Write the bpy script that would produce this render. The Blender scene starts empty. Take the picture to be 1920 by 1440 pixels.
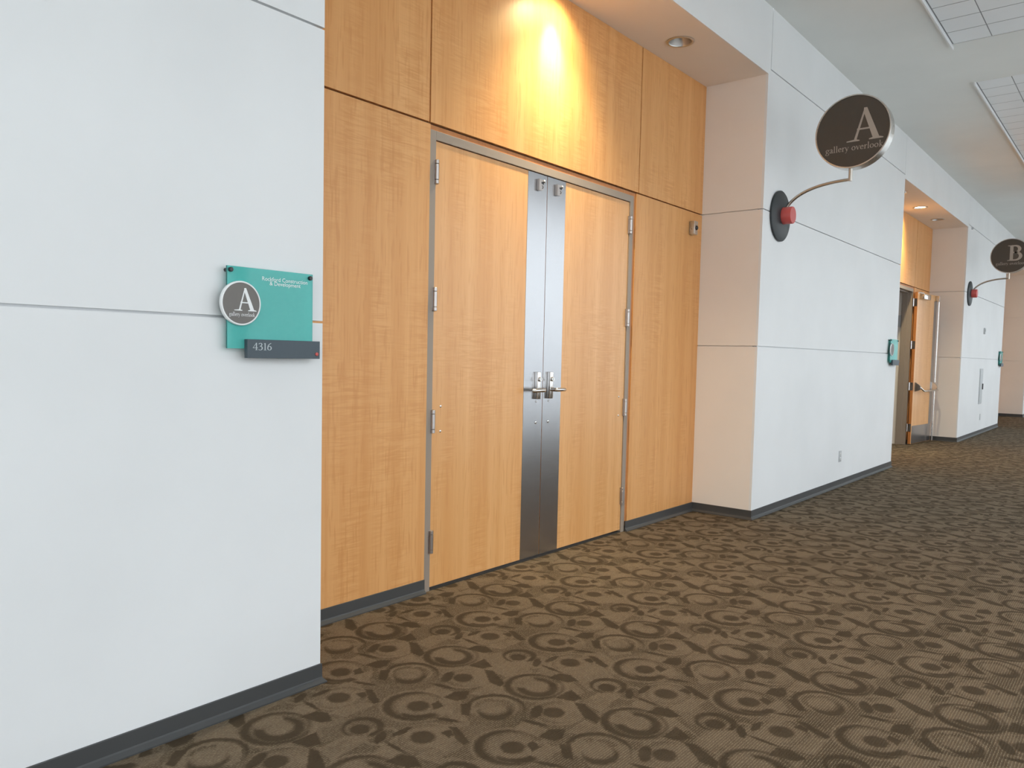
import bpy, bmesh, math
from mathutils import Vector, Matrix
PI = math.pi
scn = bpy.context.scene
COL = scn.collection

# ------------------------------------------------------------------ measured layout (metres; X along the wall, Y into it, Z up)
X0, X1, X2, X3, X4, X5 = 1.861, 6.154, 10.590, 14.850, 19.321, 23.45   # recess 1 = X0..X1, recess 2 = X2..X3, recess 3 = X4..X5
XL, XR = -4.0, 34.0
YB = 0.532                      # depth of the recesses
YW = -4.3                       # window side of the hall
Z1, Z2, Z3, ZS, ZC, ZB = 1.4218, 2.5235, 3.6266, 3.581, 4.1018, 0.076
FRAME_TOP, DOOR_TOP = 2.494, 2.446
GAP = 0.009

# ------------------------------------------------------------------ helpers
def setp(o, label=None, cat=None, group=None, kind=None):
    if label: o['label'] = label
    if cat: o['category'] = cat
    if group: o['group'] = group
    if kind: o['kind'] = kind
    return o

MATS = {}
def empty(name, loc, label=None, cat=None, group=None, kind=None, rotz=0.0):
    o = bpy.data.objects.new(name, None)
    o.empty_display_size = 0.05
    COL.objects.link(o)
    o.matrix_world = Matrix.Translation(loc) @ Matrix.Rotation(rotz, 4, 'Z')
    MATS[o.name] = o.matrix_world.copy()
    return setp(o, label, cat, group, kind)

def obj(name, bm, mat, parent=None, world=True, smooth=None, label=None, cat=None, group=None, kind=None):
    """link a bmesh (in world coordinates) as one mesh object; under a parent it is moved into the parent's space"""
    bmesh.ops.recalc_face_normals(bm, faces=bm.faces)
    root = parent
    while root is not None and root.parent is not None: root = root.parent
    loc = None
    if root is not None:
        if world: bm.transform(MATS[root.name].inverted())
    else:
        c = Vector((0, 0, 0))
        if kind != 'structure' and len(bm.verts):
            xs = [v.co.x for v in bm.verts]; ys = [v.co.y for v in bm.verts]; zs = [v.co.z for v in bm.verts]
            c = Vector(((min(xs)+max(xs))/2, (min(ys)+max(ys))/2, min(zs)))
            bm.transform(Matrix.Translation(-c))
        loc = c
    me = bpy.data.meshes.new(name)
    if smooth is not None:
        for f in bm.faces: f.smooth = True
        for e in bm.edges:
            if len(e.link_faces) == 2 and e.calc_face_angle(0) > math.radians(smooth): e.smooth = False
    bm.to_mesh(me); bm.free()
    o = bpy.data.objects.new(name, me)
    COL.objects.link(o)
    for m in (mat if isinstance(mat, (list, tuple)) else [mat]): me.materials.append(m)
    if parent is not None: o.parent = parent
    if loc is not None:
        o.location = loc
        MATS[o.name] = Matrix.Translation(loc)
    return setp(o, label, cat, group, kind)

def BM(): return bmesh.new()

def box(bm, x0, x1, y0, y1, z0, z1, mi=0, bev=0.0):
    vs = [bm.verts.new((x, y, z)) for x in (x0, x1) for y in (y0, y1) for z in (z0, z1)]
    F = [(0,1,3,2),(4,6,7,5),(0,4,5,1),(2,3,7,6),(0,2,6,4),(1,5,7,3)]
    fs = [bm.faces.new([vs[i] for i in f]) for f in F]
    for f in fs: f.material_index = mi
    if bev > 0:
        es = list({e for f in fs for e in f.edges})
        bmesh.ops.bevel(bm, geom=es, offset=bev, segments=2, affect='EDGES', profile=0.5)
    return bm

def frame_axes(axis):
    a = Vector(axis).normalized()
    t = Vector((0, 0, 1)) if abs(a.z) < 0.9 else Vector((1, 0, 0))
    u = a.cross(t).normalized(); v = a.cross(u).normalized()
    return a, u, v

def lathe(bm, origin, axis, prof, n=48, mi=0, cap0=True, cap1=True):
    """prof = [(distance along axis, radius), ...]"""
    a, u, v = frame_axes(axis); o = Vector(origin)
    rings = []
    for d, r in prof:
        if r < 1e-6: rings.append([bm.verts.new(o + a*d)])
        else: rings.append([bm.verts.new(o + a*d + (u*math.cos(2*PI*k/n) + v*math.sin(2*PI*k/n))*r) for k in range(n)])
    for A, B in zip(rings, rings[1:]):
        for k in range(n):
            k2 = (k+1) % n
            if len(A) == 1 and len(B) == 1: continue
            if len(A) == 1: f = bm.faces.new([A[0], B[k], B[k2]])
            elif len(B) == 1: f = bm.faces.new([A[k], A[k2], B[0]])
            else: f = bm.faces.new([A[k], A[k2], B[k2], B[k]])
            f.material_index = mi
    if cap0 and len(rings[0]) > 1: bm.faces.new(rings[0]).material_index = mi
    if cap1 and len(rings[-1]) > 1: bm.faces.new(rings[-1]).material_index = mi
    return bm

def tube(bm, pts, r, n=16, rx=None):
    """round (or flattened) bar swept along a list of points"""
    pts = [Vector(p) for p in pts]; rings = []
    prev = None
    for i, p in enumerate(pts):
        t = (pts[min(i+1, len(pts)-1)] - pts[max(i-1, 0)]).normalized()
        if prev is None:
            _, u, v = frame_axes(t)
        else:
            u = (prev - t*prev.dot(t)).normalized(); v = t.cross(u)
        prev = u
        rr = r[i] if isinstance(r, (list, tuple)) else r
        rings.append([bm.verts.new(p + u*math.cos(2*PI*k/n)*rr + v*math.sin(2*PI*k/n)*(rr if rx is None else rx)) for k in range(n)])
    for A, B in zip(rings, rings[1:]):
        for k in range(n): bm.faces.new([A[k], A[(k+1) % n], B[(k+1) % n], B[k]])
    bm.faces.new(rings[0]); bm.faces.new(rings[-1])
    return bm

def bez(p0, p1, p2, p3, n=20):
    p0, p1, p2, p3 = map(Vector, (p0, p1, p2, p3))
    return [((1-t)**3)*p0 + 3*t*(1-t)**2*p1 + 3*t*t*(1-t)*p2 + t**3*p3 for t in [i/n for i in range(n+1)]]

def prism(bm, poly, to3, d0, d1, mi=0):
    """extrude a 2-D polygon; to3(a, b, d) gives the point"""
    A = [bm.verts.new(to3(a, b, d0)) for a, b in poly]; B = [bm.verts.new(to3(a, b, d1)) for a, b in poly]
    n = len(poly)
    for k in range(n): bm.faces.new([A[k], A[(k+1) % n], B[(k+1) % n], B[k]]).material_index = mi
    bm.faces.new(A).material_index = mi; bm.faces.new(B).material_index = mi
    return bm

# ------------------------------------------------------------------ materials
def srgb(r, g, b):
    f = lambda c: (c/255/12.92) if c/255 <= 0.04045 else ((c/255+0.055)/1.055)**2.4
    return (f(r), f(g), f(b), 1.0)

class NT:
    def __init__(s, name):
        s.m = bpy.data.materials.new(name); s.m.use_nodes = True
        s.t = s.m.node_tree; s.t.nodes.clear()
        s.out = s.t.nodes.new('ShaderNodeOutputMaterial')
    def n(s, typ, **kw):
        nd = s.t.nodes.new(typ)
        for k, v in kw.items():
            if k.startswith('i_'):
                key = k[2:]; key = int(key) if key.isdigit() else key.replace('_', ' ')
                nd.inputs[key].default_value = v
            else: setattr(nd, k, v)
        return nd
    def l(s, a, ao, b, bi): s.t.links.new(a.outputs[ao], b.inputs[bi])
    def math(s, op, a, b=None, c=None, clamp=False):
        nd = s.n('ShaderNodeMath', operation=op, use_clamp=clamp)
        for i, q in enumerate((a, b, c)):
            if q is None: continue
            if isinstance(q, (int, float)): nd.inputs[i].default_value = q
            else: s.t.links.new(q, nd.inputs[i])
        return nd.outputs[0]
    def mix(s, fac, a, b, blend='MIX'):
        nd = s.n('ShaderNodeMix', data_type='RGBA', blend_type=blend)
        for i, q in ((0, fac), (6, a), (7, b)):
            if isinstance(q, (int, float)): nd.inputs[i].default_value = q
            elif isinstance(q, tuple): nd.inputs[i].default_value = q
            else: s.t.links.new(q, nd.inputs[i])
        return nd.outputs[2]
    def noise(s, vec, scale=(1,1,1), detail=3.0, rough=0.5, sc=1.0, dist=0.0):
        mp = s.n('ShaderNodeMapping'); mp.inputs['Scale'].default_value = scale
        s.t.links.new(vec, mp.inputs['Vector'])
        nz = s.n('ShaderNodeTexNoise'); nz.inputs['Scale'].default_value = sc
        nz.inputs['Detail'].default_value = detail; nz.inputs['Roughness'].default_value = rough
        nz.inputs['Distortion'].default_value = dist
        s.t.links.new(mp.outputs[0], nz.inputs['Vector'])
        return nz.outputs[0]
    def ramp(s, val, lo, hi, a=0.0, b=1.0):
        nd = s.n('ShaderNodeMapRange', clamp=True)
        s.t.links.new(val, nd.inputs[0])
        for i, q in enumerate((lo, hi, a, b)): nd.inputs[i+1].default_value = q
        return nd.outputs[0]
    def bump(s, h, strength=0.2, dist=0.001):
        nd = s.n('ShaderNodeBump'); nd.inputs['Strength'].default_value = strength; nd.inputs['Distance'].default_value = dist
        s.t.links.new(h, nd.inputs['Height']); return nd.outputs[0]
    def pos(s): return s.n('ShaderNodeNewGeometry').outputs['Position']
    def objc(s): return s.n('ShaderNodeTexCoord').outputs['Object']
    def bsdf(s, color, rough=0.5, metal=0.0, normal=None, coat=0.0, coat_rough=0.1, spec=0.5, aniso=0.0, emit=None, estr=0.0):
        p = s.n('ShaderNodeBsdfPrincipled')
        for key, q in (('Base Color', color), ('Roughness', rough), ('Metallic', metal), ('Coat Weight', coat), ('Coat Roughness', coat_rough), ('Specular IOR Level', spec), ('Anisotropic', aniso)):
            if isinstance(q, (int, float, tuple)): p.inputs[key].default_value = q
            else: s.t.links.new(q, p.inputs[key])
        if normal is not None: s.t.links.new(normal, p.inputs['Normal'])
        if emit: p.inputs['Emission Color'].default_value = emit; p.inputs['Emission Strength'].default_value = estr
        s.t.links.new(p.outputs[0], s.out.inputs[0])
        return p

def paint(name, col, rough=0.6, var=0.03, bump=0.06, spec=0.4):
    t = NT(name); P = t.pos()
    nz = t.noise(P, sc=1.3, detail=4)
    c = t.mix(t.ramp(nz, 0.3, 0.7), tuple(q*(1-var) for q in col[:3])+(1,), tuple(min(1, q*(1+var)) for q in col[:3])+(1,))
    fine = t.noise(P, sc=420, detail=2)
    t.bsdf(c, rough, normal=t.bump(fine, bump, 0.0006), spec=spec)
    return t.m

def metal(name, col, rough=0.3, streak=(3, 3, 160), var=0.12, bump=0.02, metallic=1.0):
    t = NT(name); P = t.objc()
    nz = t.noise(P, streak, detail=3)
    c = t.mix(nz, tuple(q*(1-var) for q in col[:3])+(1,), tuple(min(1, q*(1+var)) for q in col[:3])+(1,))
    r = t.ramp(nz, 0.2, 0.8, rough*0.85, rough*1.15)
    t.bsdf(c, r, metallic, normal=t.bump(nz, bump, 0.0005))
    return t.m

def plain(name, col, rough=0.5, var=0.04, sc=30, spec=0.5, coat=0.0):
    t = NT(name); P = t.objc()
    nz = t.noise(P, sc=sc, detail=3)
    c = t.mix(nz, tuple(q*(1-var) for q in col[:3])+(1,), tuple(min(1, q*(1+var)) for q in col[:3])+(1,))
    t.bsdf(c, rough, spec=spec, coat=coat, coat_rough=0.08)
    return t.m

def wood(name, base, dark, light, rough=0.45, coat=0.12, seed=0.0):
    """quartered figured veneer: vertical stripes, fine pores, and cross-grain flecks in patches"""
    t = NT(name); P = t.objc()
    off = t.n('ShaderNodeVectorMath', operation='ADD'); t.t.links.new(P, off.inputs[0])
    rnd = t.n('ShaderNodeObjectInfo').outputs['Random']
    cmb = t.n('ShaderNodeCombineXYZ')
    t.t.links.new(t.math('MULTIPLY', rnd, 7.0), cmb.inputs[0]); cmb.inputs[1].default_value = seed; t.t.links.new(t.math('MULTIPLY', rnd, 3.0), cmb.inputs[2])
    t.t.links.new(cmb.outputs[0], off.inputs[1]); P = off.outputs[0]
    stripes = t.noise(P, (11, 11, 0.16), detail=4, rough=0.55)
    fine = t.noise(P, (95, 95, 0.9), detail=3, rough=0.6, dist=0.3)
    fig = t.noise(P, (5, 5, 62), detail=2, rough=0.55, dist=1.2)
    patch = t.noise(P, (5, 5, 1.6), detail=2)
    pores = t.noise(P, (320, 320, 9), detail=2)
    c = t.mix(t.ramp(stripes, 0.33, 0.68), dark, light)
    c = t.mix(0.5, base, c)
    c = t.mix(t.math('MULTIPLY', t.ramp(fine, 0.35, 0.7), 0.30), c, dark)
    f = t.math('MULTIPLY', t.ramp(fig, 0.46, 0.66), t.ramp(patch, 0.46, 0.66))
    c = t.mix(t.math('MULTIPLY', f, 0.52), c, dark)
    f2 = t.math('MULTIPLY', t.ramp(fig, 0.50, 0.34), t.ramp(patch, 0.46, 0.66))
    c = t.mix(t.math('MULTIPLY', f2, 0.30), c, light)
    dash = t.noise(P, (75, 75, 6.5), detail=1.0, rough=0.4)
    c = t.mix(t.math('MULTIPLY', t.ramp(dash, 0.57, 0.70), 0.50), c, dark)
    c = t.mix(t.math('MULTIPLY', t.ramp(pores, 0.58, 0.72), 0.18), c, dark)
    t.bsdf(c, rough, normal=t.bump(fine, 0.05, 0.0004), coat=coat, coat_rough=0.28, spec=0.35)
    return t.m

M = {}
M['wall'] = paint('white wall paint', (0.805, 0.810, 0.815, 1), 0.55)
M['warm'] = paint('off white paint with warm light tint', (0.84, 0.79, 0.74, 1), 0.6)  # warm lamp and bounce light put into the recess colour
M['ceil'] = paint('ceiling paint', (0.80, 0.815, 0.79, 1), 0.8, bump=0.15)
M['tile'] = paint('pale ceiling grid tile', (0.86, 0.89, 0.91, 1), 0.7)
M['groove'] = paint('grid joint', (0.30, 0.31, 0.32, 1), 0.8)
M['wood'] = wood('figured anigre veneer', (0.77, 0.388, 0.140, 1), (0.62, 0.275, 0.084, 1), (0.82, 0.455, 0.192, 1))
M['wood_door'] = wood('figured door veneer', (0.79, 0.412, 0.154, 1), (0.65, 0.295, 0.092, 1), (0.84, 0.485, 0.212, 1), rough=0.38, coat=0.48, seed=4.0)
M['wood_edge'] = wood('orange stained edge band', (0.56, 0.215, 0.065, 1), (0.44, 0.15, 0.04, 1), (0.62, 0.27, 0.09, 1), seed=9.0)
M['joint'] = plain('dark shadow joint', (0.11, 0.050, 0.018, 1), 0.8)
M['frame'] = paint('taupe painted steel', (0.318, 0.258, 0.208, 1), 0.45, 0.02, 0.03, spec=0.5)
M['rubber'] = paint('charcoal rubber base', (0.060, 0.061, 0.062, 1), 0.42, 0.06, 0.05, spec=0.45)
M['steel'] = metal('brushed stainless plate', (0.45, 0.45, 0.465, 1), 0.24, (2, 2, 220), 0.05)
M['nickel'] = metal('satin nickel hardware', (0.70, 0.68, 0.66, 1), 0.22, (20, 20, 20), 0.05)
M['hinge'] = metal('satin bronze steel hinge', (0.47, 0.43, 0.41, 1), 0.34, (20, 20, 20), 0.05)
M['dish'] = metal('matte reflector', (0.50, 0.48, 0.46, 1), 0.42, (20, 20, 20), 0.05)
M['rim'] = metal('brushed steel rim', (0.60, 0.585, 0.56, 1), 0.30, (60, 60, 60), 0.08)
M['tubing'] = metal('brushed bronze steel tube', (0.50, 0.46, 0.41, 1), 0.30, (60, 60, 60), 0.08)
M['signface'] = plain('dark bronze sign face', (0.066, 0.055, 0.044, 1), 0.5, 0.06, 18)
M['signtext'] = plain('warm grey sign lettering', (0.41, 0.365, 0.32, 1), 0.5)
M['slate'] = plain('slate plate', (0.060, 0.082, 0.100, 1), 0.5, 0.05, 40)
M['backdisc'] = plain('charcoal mounting disc', (0.028, 0.034, 0.037, 1), 0.5, 0.1, 8)
M['red'] = plain('coral red cap', (0.60, 0.095, 0.085, 1), 0.38, 0.03)
M['greydisc'] = plain('grey disc face', (0.165, 0.150, 0.138, 1), 0.5, 0.05, 60)
M['whitetxt'] = plain('white lettering', (0.86, 0.87, 0.87, 1), 0.5)
M['paletxt'] = plain('pale number lettering', (0.50, 0.55, 0.57, 1), 0.5)
M['black'] = plain('black plastic', (0.018, 0.018, 0.02, 1), 0.3)
M['glassedge'] = plain('dark green glass edge', (0.02, 0.16, 0.15, 1), 0.2)
M['whiteplastic'] = plain('white plastic', (0.80, 0.80, 0.79, 1), 0.4)
M['cabinet'] = plain('pale grey enamel', (0.52, 0.54, 0.55, 1), 0.4)
M['greyplastic'] = plain('light grey plastic', (0.50, 0.51, 0.52, 1), 0.4)
M['darkgap'] = plain('painted gap shade', (0.03, 0.025, 0.02, 1), 0.8)
M['alum'] = plain('window aluminium', (0.35, 0.36, 0.37, 1), 0.4)
M['ground'] = plain('pale paving outside', (0.66, 0.66, 0.645, 1), 0.9, 0.1, 0.4)  # kept pale so it bounces daylight up to ceiling and returns

def teal_glass():
    t = NT('frosted teal glass')
    tr = t.n('ShaderNodeBsdfTransparent'); tr.inputs[0].default_value = (0.20, 0.68, 0.63, 1)
    p = t.n('ShaderNodeBsdfPrincipled')
    nz = t.noise(t.objc(), sc=60, detail=2)
    c = t.mix(nz, (0.15, 0.69, 0.645, 1), (0.18, 0.74, 0.69, 1))
    t.t.links.new(c, p.inputs['Base Color']); p.inputs['Roughness'].default_value = 0.06
    mx = t.n('ShaderNodeMixShader'); mx.inputs[0].default_value = 0.56
    t.t.links.new(tr.outputs[0], mx.inputs[1]); t.t.links.new(p.outputs[0], mx.inputs[2]); t.t.links.new(mx.outputs[0], t.out.inputs[0])
    return t.m
M['teal'] = teal_glass()
def pane_glass():
    t = NT('window pane glass')
    tr = t.n('ShaderNodeBsdfTransparent'); tr.inputs[0].default_value = (0.96, 0.98, 0.99, 1)
    g = t.n('ShaderNodeBsdfGlossy'); g.inputs['Roughness'].default_value = 0.02
    nz = t.noise(t.pos(), sc=0.6)
    mx = t.n('ShaderNodeMixShader'); t.t.links.new(t.ramp(nz, 0, 1, 0.03, 0.05), mx.inputs[0])
    t.t.links.new(tr.outputs[0], mx.inputs[1]); t.t.links.new(g.outputs[0], mx.inputs[2]); t.t.links.new(mx.outputs[0], t.out.inputs[0])
    return t.m
M['pane'] = pane_glass()
def lamp_mat(name, col, strength):
    t = NT(name)
    t.bsdf((0.8, 0.8, 0.78, 1), 0.3, emit=col, estr=strength)
    return t.m
M['bulb_on'] = lamp_mat('lit lamp', (1.0, 0.86, 0.62, 1), 24.0)
M['bulb_off'] = plain('unlit lamp', (0.45, 0.43, 0.40, 1), 0.3)

# carpet: a woven repeat of rings, discs and leaves, measured from the floor (0.876 m by 0.455 m)
def carpet():
    t = NT('patterned loop carpet')
    P = t.pos(); PX, PY = 0.876, 0.455; BX, BY = 2.42, -1.092
    wob = t.noise(P, sc=90, detail=2)
    wn = t.n('ShaderNodeTexNoise'); wn.inputs['Scale'].default_value = 70; wn.inputs['Detail'].default_value = 2
    t.t.links.new(P, wn.inputs['Vector'])
    sub = t.n('ShaderNodeVectorMath', operation='SUBTRACT'); sub.inputs[1].default_value = (0.5, 0.5, 0.5)
    t.t.links.new(wn.outputs['Color'], sub.inputs[0])
    mad = t.n('ShaderNodeVectorMath', operation='MULTIPLY_ADD'); mad.inputs[1].default_value = (0.016, 0.016, 0)
    t.t.links.new(sub.outputs[0], mad.inputs[0]); t.t.links.new(P, mad.inputs[2])
    PW = mad.outputs[0]
    def shape(cx, cy, ax, ay, ang=0.0, soft=0.10, kind='ell'):
        d = t.n('ShaderNodeVectorMath', operation='SUBTRACT'); d.inputs[1].default_value = (BX+cx, BY+cy, 0)
        t.t.links.new(PW, d.inputs[0])
        w = t.n('ShaderNodeVectorMath', operation='WRAP')
        w.inputs[1].default_value = (PX/2, PY/2, 1); w.inputs[2].default_value = (-PX/2, -PY/2, -1)
        t.t.links.new(d.outputs[0], w.inputs[0])
        mp = t.n('ShaderNodeMapping', vector_type='TEXTURE')
        mp.inputs['Rotation'].default_value = (0, 0, math.radians(ang)); mp.inputs['Scale'].default_value = (ax, ay, 1)
        t.t.links.new(w.outputs[0], mp.inputs['Vector'])
        if kind == 'ell':
            ln = t.n('ShaderNodeVectorMath', operation='LENGTH'); t.t.links.new(mp.outputs[0], ln.inputs[0]); v = ln.outputs['Value']
        else:
            ab = t.n('ShaderNodeVectorMath', operation='ABSOLUTE'); t.t.links.new(mp.outputs[0], ab.inputs[0])
            sp = t.n('ShaderNodeSeparateXYZ'); t.t.links.new(ab.outputs[0], sp.inputs[0])
            v = t.math('MAXIMUM', sp.outputs[0], sp.outputs[1])
        return t.ramp(v, 1-soft, 1+soft, 1.0, 0.0)
    def poly(pts, soft=.0035):
        cx = sum(p[0] for p in pts)/len(pts); cy = sum(p[1] for p in pts)/len(pts)
        d = t.n('ShaderNodeVectorMath', operation='SUBTRACT'); d.inputs[1].default_value = (BX+cx, BY+cy, 0)
        t.t.links.new(PW, d.inputs[0])
        w = t.n('ShaderNodeVectorMath', operation='WRAP')
        w.inputs[1].default_value = (PX/2, PY/2, 1); w.inputs[2].default_value = (-PX/2, -PY/2, -1)
        t.t.links.new(d.outputs[0], w.inputs[0])
        v = None
        for p, q in zip(pts, pts[1:]+pts[:1]):
            ex, ey = q[0]-p[0], q[1]-p[1]; L_ = math.hypot(ex, ey); nx, ny = ey/L_, -ex/L_
            dp = t.n('ShaderNodeVectorMath', operation='DOT_PRODUCT'); dp.inputs[1].default_value = (nx, ny, 0)
            t.t.links.new(w.outputs[0], dp.inputs[0])
            e = t.math('SUBTRACT', dp.outputs['Value'], nx*(p[0]-cx)+ny*(p[1]-cy))
            v = e if v is None else t.math('MAXIMUM', v, e)
        return t.ramp(v, -soft, soft, 1.0, 0.0)
    sb = lambda a, b: t.math('MULTIPLY', a, t.math('SUBTRACT', 1.0, b))
    def mxl(l):
        r = l[0]
        for q in l[1:]: r = t.math('MAXIMUM', r, q)
        return r
    S = lambda cx, cy, ax, ay, ang=0.0, soft=0.10, kind='ell': shape(cx, cy, ax, ay, ang, soft*1.5, kind)
    dark = []
    # "C" ring
    ring = sb(S(-.016,-.014,.120,.120,soft=.04), S(-.006,-.022,.101,.101,soft=.05))
    cres = sb(sb(S(-.014,-.030,.090,.084,45,.06), S(-.008,-.022,.056,.050,60,.10)), S(-.012,.055,.062,.066,soft=.07))
    dark += [ring, cres]
    dark += [poly([(.108,-.092),(.146,-.119),(.174,-.055),(.153,-.014),(.087,-.008)]), poly([(-.022,-.206),(.021,-.221),(.060,-.142),(-.041,-.139)])]
    # small ring with dark centre
    dark += [sb(sb(S(.190,-.232,.076,.076,soft=.05), S(.180,-.232,.055,.055,soft=.06)), S(.115,-.300,.050,.050)), S(.172,-.237,.036,.036)]
    # dark disc in a pale ring
    dark += [S(.279,.016,.044,.044), poly([(.336,-.053),(.363,-.052),(.380,-.018),(.342,-.003)]), poly([(.345,-.077),(.332,-.124),(.361,-.127),(.410,-.026),(.395,.004)]), S(.170,.036,.056,.009,86,.25), S(.258,.098,.046,.014,2), S(.182,.122,.045,.017,30)]
    # "D" ring
    dark += [sb(sb(S(.425,-.245,.118,.118,soft=.04), S(.438,-.256,.101,.101,soft=.05)), S(.475,-.350,.095,.095)), S(.432,-.257,.043,.041)]
    dark += [poly([(.451,-.321),(.495,-.327),(.515,-.278),(.477,-.281)]), sb(S(.384,-.312,.068,.026,130), S(.400,-.285,.05,.03,130)), poly([(.560,.118),(.600,.110),(.655,.143),(.615,.182),(.546,.180)])]
    dark += [poly([(.490,.032),(.502,.002),(.587,.068),(.553,.095)]), S(.426,.043,.052,.011,112,.2)]
    dark += [sb(S(.588,-.048,.066,.060,soft=.07), S(.606,-.022,.058,.056)), sb(S(.62,-.02,.112,.112,soft=.03), mxl([S(.608,-.032,.104,.104,soft=.04)]))]
    # "F" disc
    dark += [S(-.146,-.207,.042,.040), S(-.182,-.155,.056,.022,26), poly([(-.105,.142),(-.108,.082),(-.068,.090),(-.010,.205),(-.026,.238)]), S(.618,-.204,.054,.011,103,.2)]
    D = mxl(dark)
    light = [S(-.010,-.022,.056,.050,60,.12), S(.28,.012,.088,.072,10), S(.438,-.250,.084,.084), S(.612,-.015,.052,.050), S(-.12,-.235,.085,.075),
             S(-.012,.055,.060,.060), poly([(-.209,.055),(-.121,.060),(-.118,.132),(-.237,.126)]), poly([(.093,.052),(.092,.002),(.175,-.012),(.157,.072),(.122,.073)]),
             poly([(-.026,.12),(.163,.141),(.117,.22),(-.005,.217)]), poly([(.044,-.109),(.057,-.123),(.129,-.112),(.096,-.071)]), poly([(.192,-.127),(.346,-.13),(.302,-.072),(.17,-.053)]),
             poly([(.522,-.183),(.543,-.274),(.612,-.27),(.598,-.172),(.575,-.171)]), poly([(.40,.10),(.47,.06),(.53,.11),(.45,.155)]), poly([(.66,.02),(.72,-.02),(.75,.06),(.69,.10)]),
             sb(S(-.135,-.215,.106,.100,soft=.03), S(-.135,-.215,.092,.086,soft=.03)), sb(S(.285,.010,.112,.100,soft=.03), S(.285,.010,.099,.088,soft=.03)),
             sb(S(.19,.125,.068,.062,soft=.05), S(.19,.125,.052,.046,soft=.05)), sb(S(.615,-.020,.090,.090,soft=.03), S(.615,-.020,.077,.077,soft=.04)),
             sb(S(-.016,-.019,.138,.138,soft=.03), S(-.016,-.019,.124,.124,soft=.03)), sb(S(.428,-.248,.136,.136,soft=.03), S(.428,-.248,.123,.123,soft=.03))]
    L = mxl(light)
    mott = t.noise(P, (1, 1, 1), sc=14, detail=3)
    big = t.noise(P, sc=0.55, detail=3)
    rib = t.n('ShaderNodeTexWave', wave_type='BANDS', bands_direction='Y'); rib.inputs['Scale'].default_value = 34; rib.inputs['Distortion'].default_value = 2.5; rib.inputs['Detail'].default_value = 2; rib.inputs['Detail Scale'].default_value = 3
    t.t.links.new(P, rib.inputs['Vector'])
    grain = t.noise(P, (110, 260, 1), detail=2, rough=0.7)
    cd, cm, cl = (0.060, 0.042, 0.026, 1), (0.108, 0.077, 0.051, 1), (0.186, 0.136, 0.093, 1)
    vo = t.n('ShaderNodeTexVoronoi', feature='F1', distance='CHEBYCHEV'); vo.inputs['Scale'].default_value = 8.5; vo.inputs['Randomness'].default_value = 0.9
    rotm = t.n('ShaderNodeMapping'); rotm.inputs['Rotation'].default_value = (0, 0, math.radians(28)); t.t.links.new(PW, rotm.inputs['Vector']); t.t.links.new(rotm.outputs[0], vo.inputs['Vector'])
    sepc = t.n('ShaderNodeSeparateColor'); t.t.links.new(vo.outputs['Color'], sepc.inputs[0])
    cm = t.mix(t.ramp(sepc.outputs[0], 0.62, 0.66, 0.0, 0.75), cm, cl)
    cm = t.mix(t.ramp(sepc.outputs[1], 0.72, 0.76, 0.0, 0.45), cm, cd)
    c = t.mix(t.math('MULTIPLY', L, t.ramp(mott, 0.3, 0.6, 0.45, 1.0)), cm, cl)
    c = t.mix(t.math('MULTIPLY', D, t.ramp(mott, 0.3, 0.7, 0.78, 1.0)), c, cd)
    c = t.mix(t.ramp(grain, 0.3, 0.75, 0.0, 0.55), c, (0.085, 0.066, 0.040, 1))
    sp = t.ramp(t.math('MULTIPLY', rib.outputs[1], grain), 0.36, 0.56)
    c = t.mix(t.math('MULTIPLY', sp, t.math('MULTIPLY', t.math('SUBTRACT', 1.0, D), 0.5)), c, (0.42, 0.35, 0.235, 1))  # pale rib glints put into the carpet colour
    c = t.mix(t.ramp(big, 0.35, 0.65, 0.0, 0.16), c, t.mix(1.0, c, (0.80, 0.88, 0.84, 1), 'MULTIPLY'))
    h = t.math('ADD', grain, t.math('MULTIPLY', rib.outputs[1], 0.5))
    t.bsdf(c, 0.95, normal=t.bump(h, 0.5, 0.003), spec=0.1)
    return t.m
M['carpet'] = carpet()

# ------------------------------------------------------------------ lettering (drawn as outlines, nib strokes)
def hull(pts):
    pts = sorted(set((round(a, 6), round(b, 6)) for a, b in pts))
    def half(ps):
        h = []
        for p in ps:
            while len(h) > 1 and (h[-1][0]-h[-2][0])*(p[1]-h[-2][1]) - (h[-1][1]-h[-2][1])*(p[0]-h[-2][0]) <= 0: h.pop()
            h.append(p)
        return h
    a, b = half(pts), half(pts[::-1]); return a[:-1] + b[:-1]
def stroke(path, w=0.17, t=0.05, ang=20):
    w, t = w*1.12, t+.035
    out = []; ca, sa = math.cos(math.radians(ang)), math.sin(math.radians(ang))
    nib = [(math.cos(2*PI*k/10)*w/2*ca - math.sin(2*PI*k/10)*t/2*sa, math.cos(2*PI*k/10)*w/2*sa + math.sin(2*PI*k/10)*t/2*ca) for k in range(10)]
    for p, q in zip(path, path[1:]):
        out.append(hull([(p[0]+a, p[1]+b) for a, b in nib] + [(q[0]+a, q[1]+b) for a, b in nib]))
    return out
def arc(cx, cy, rx, ry, a0, a1, n=12):
    return [(cx+rx*math.cos(math.radians(a0+(a1-a0)*k/n)), cy+ry*math.sin(math.radians(a0+(a1-a0)*k/n))) for k in range(n+1)]
def smooth(pts, k=3):
    out = []
    for i in range(len(pts)-1):
        p0, p1, p2, p3 = pts[max(i-1, 0)], pts[i], pts[i+1], pts[min(i+2, len(pts)-1)]
        for j in range(k):
            u = j/k
            out.append(tuple(0.5*(2*p1[d] + (-p0[d]+p2[d])*u + (2*p0[d]-5*p1[d]+4*p2[d]-p3[d])*u*u + (-p0[d]+3*p1[d]-3*p2[d]+p3[d])*u**3) for d in (0, 1)))
    return out + [pts[-1]]
def rect(a, b, c, d): return [(a, c), (b, c), (b, d), (a, d)]
G = {}
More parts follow.
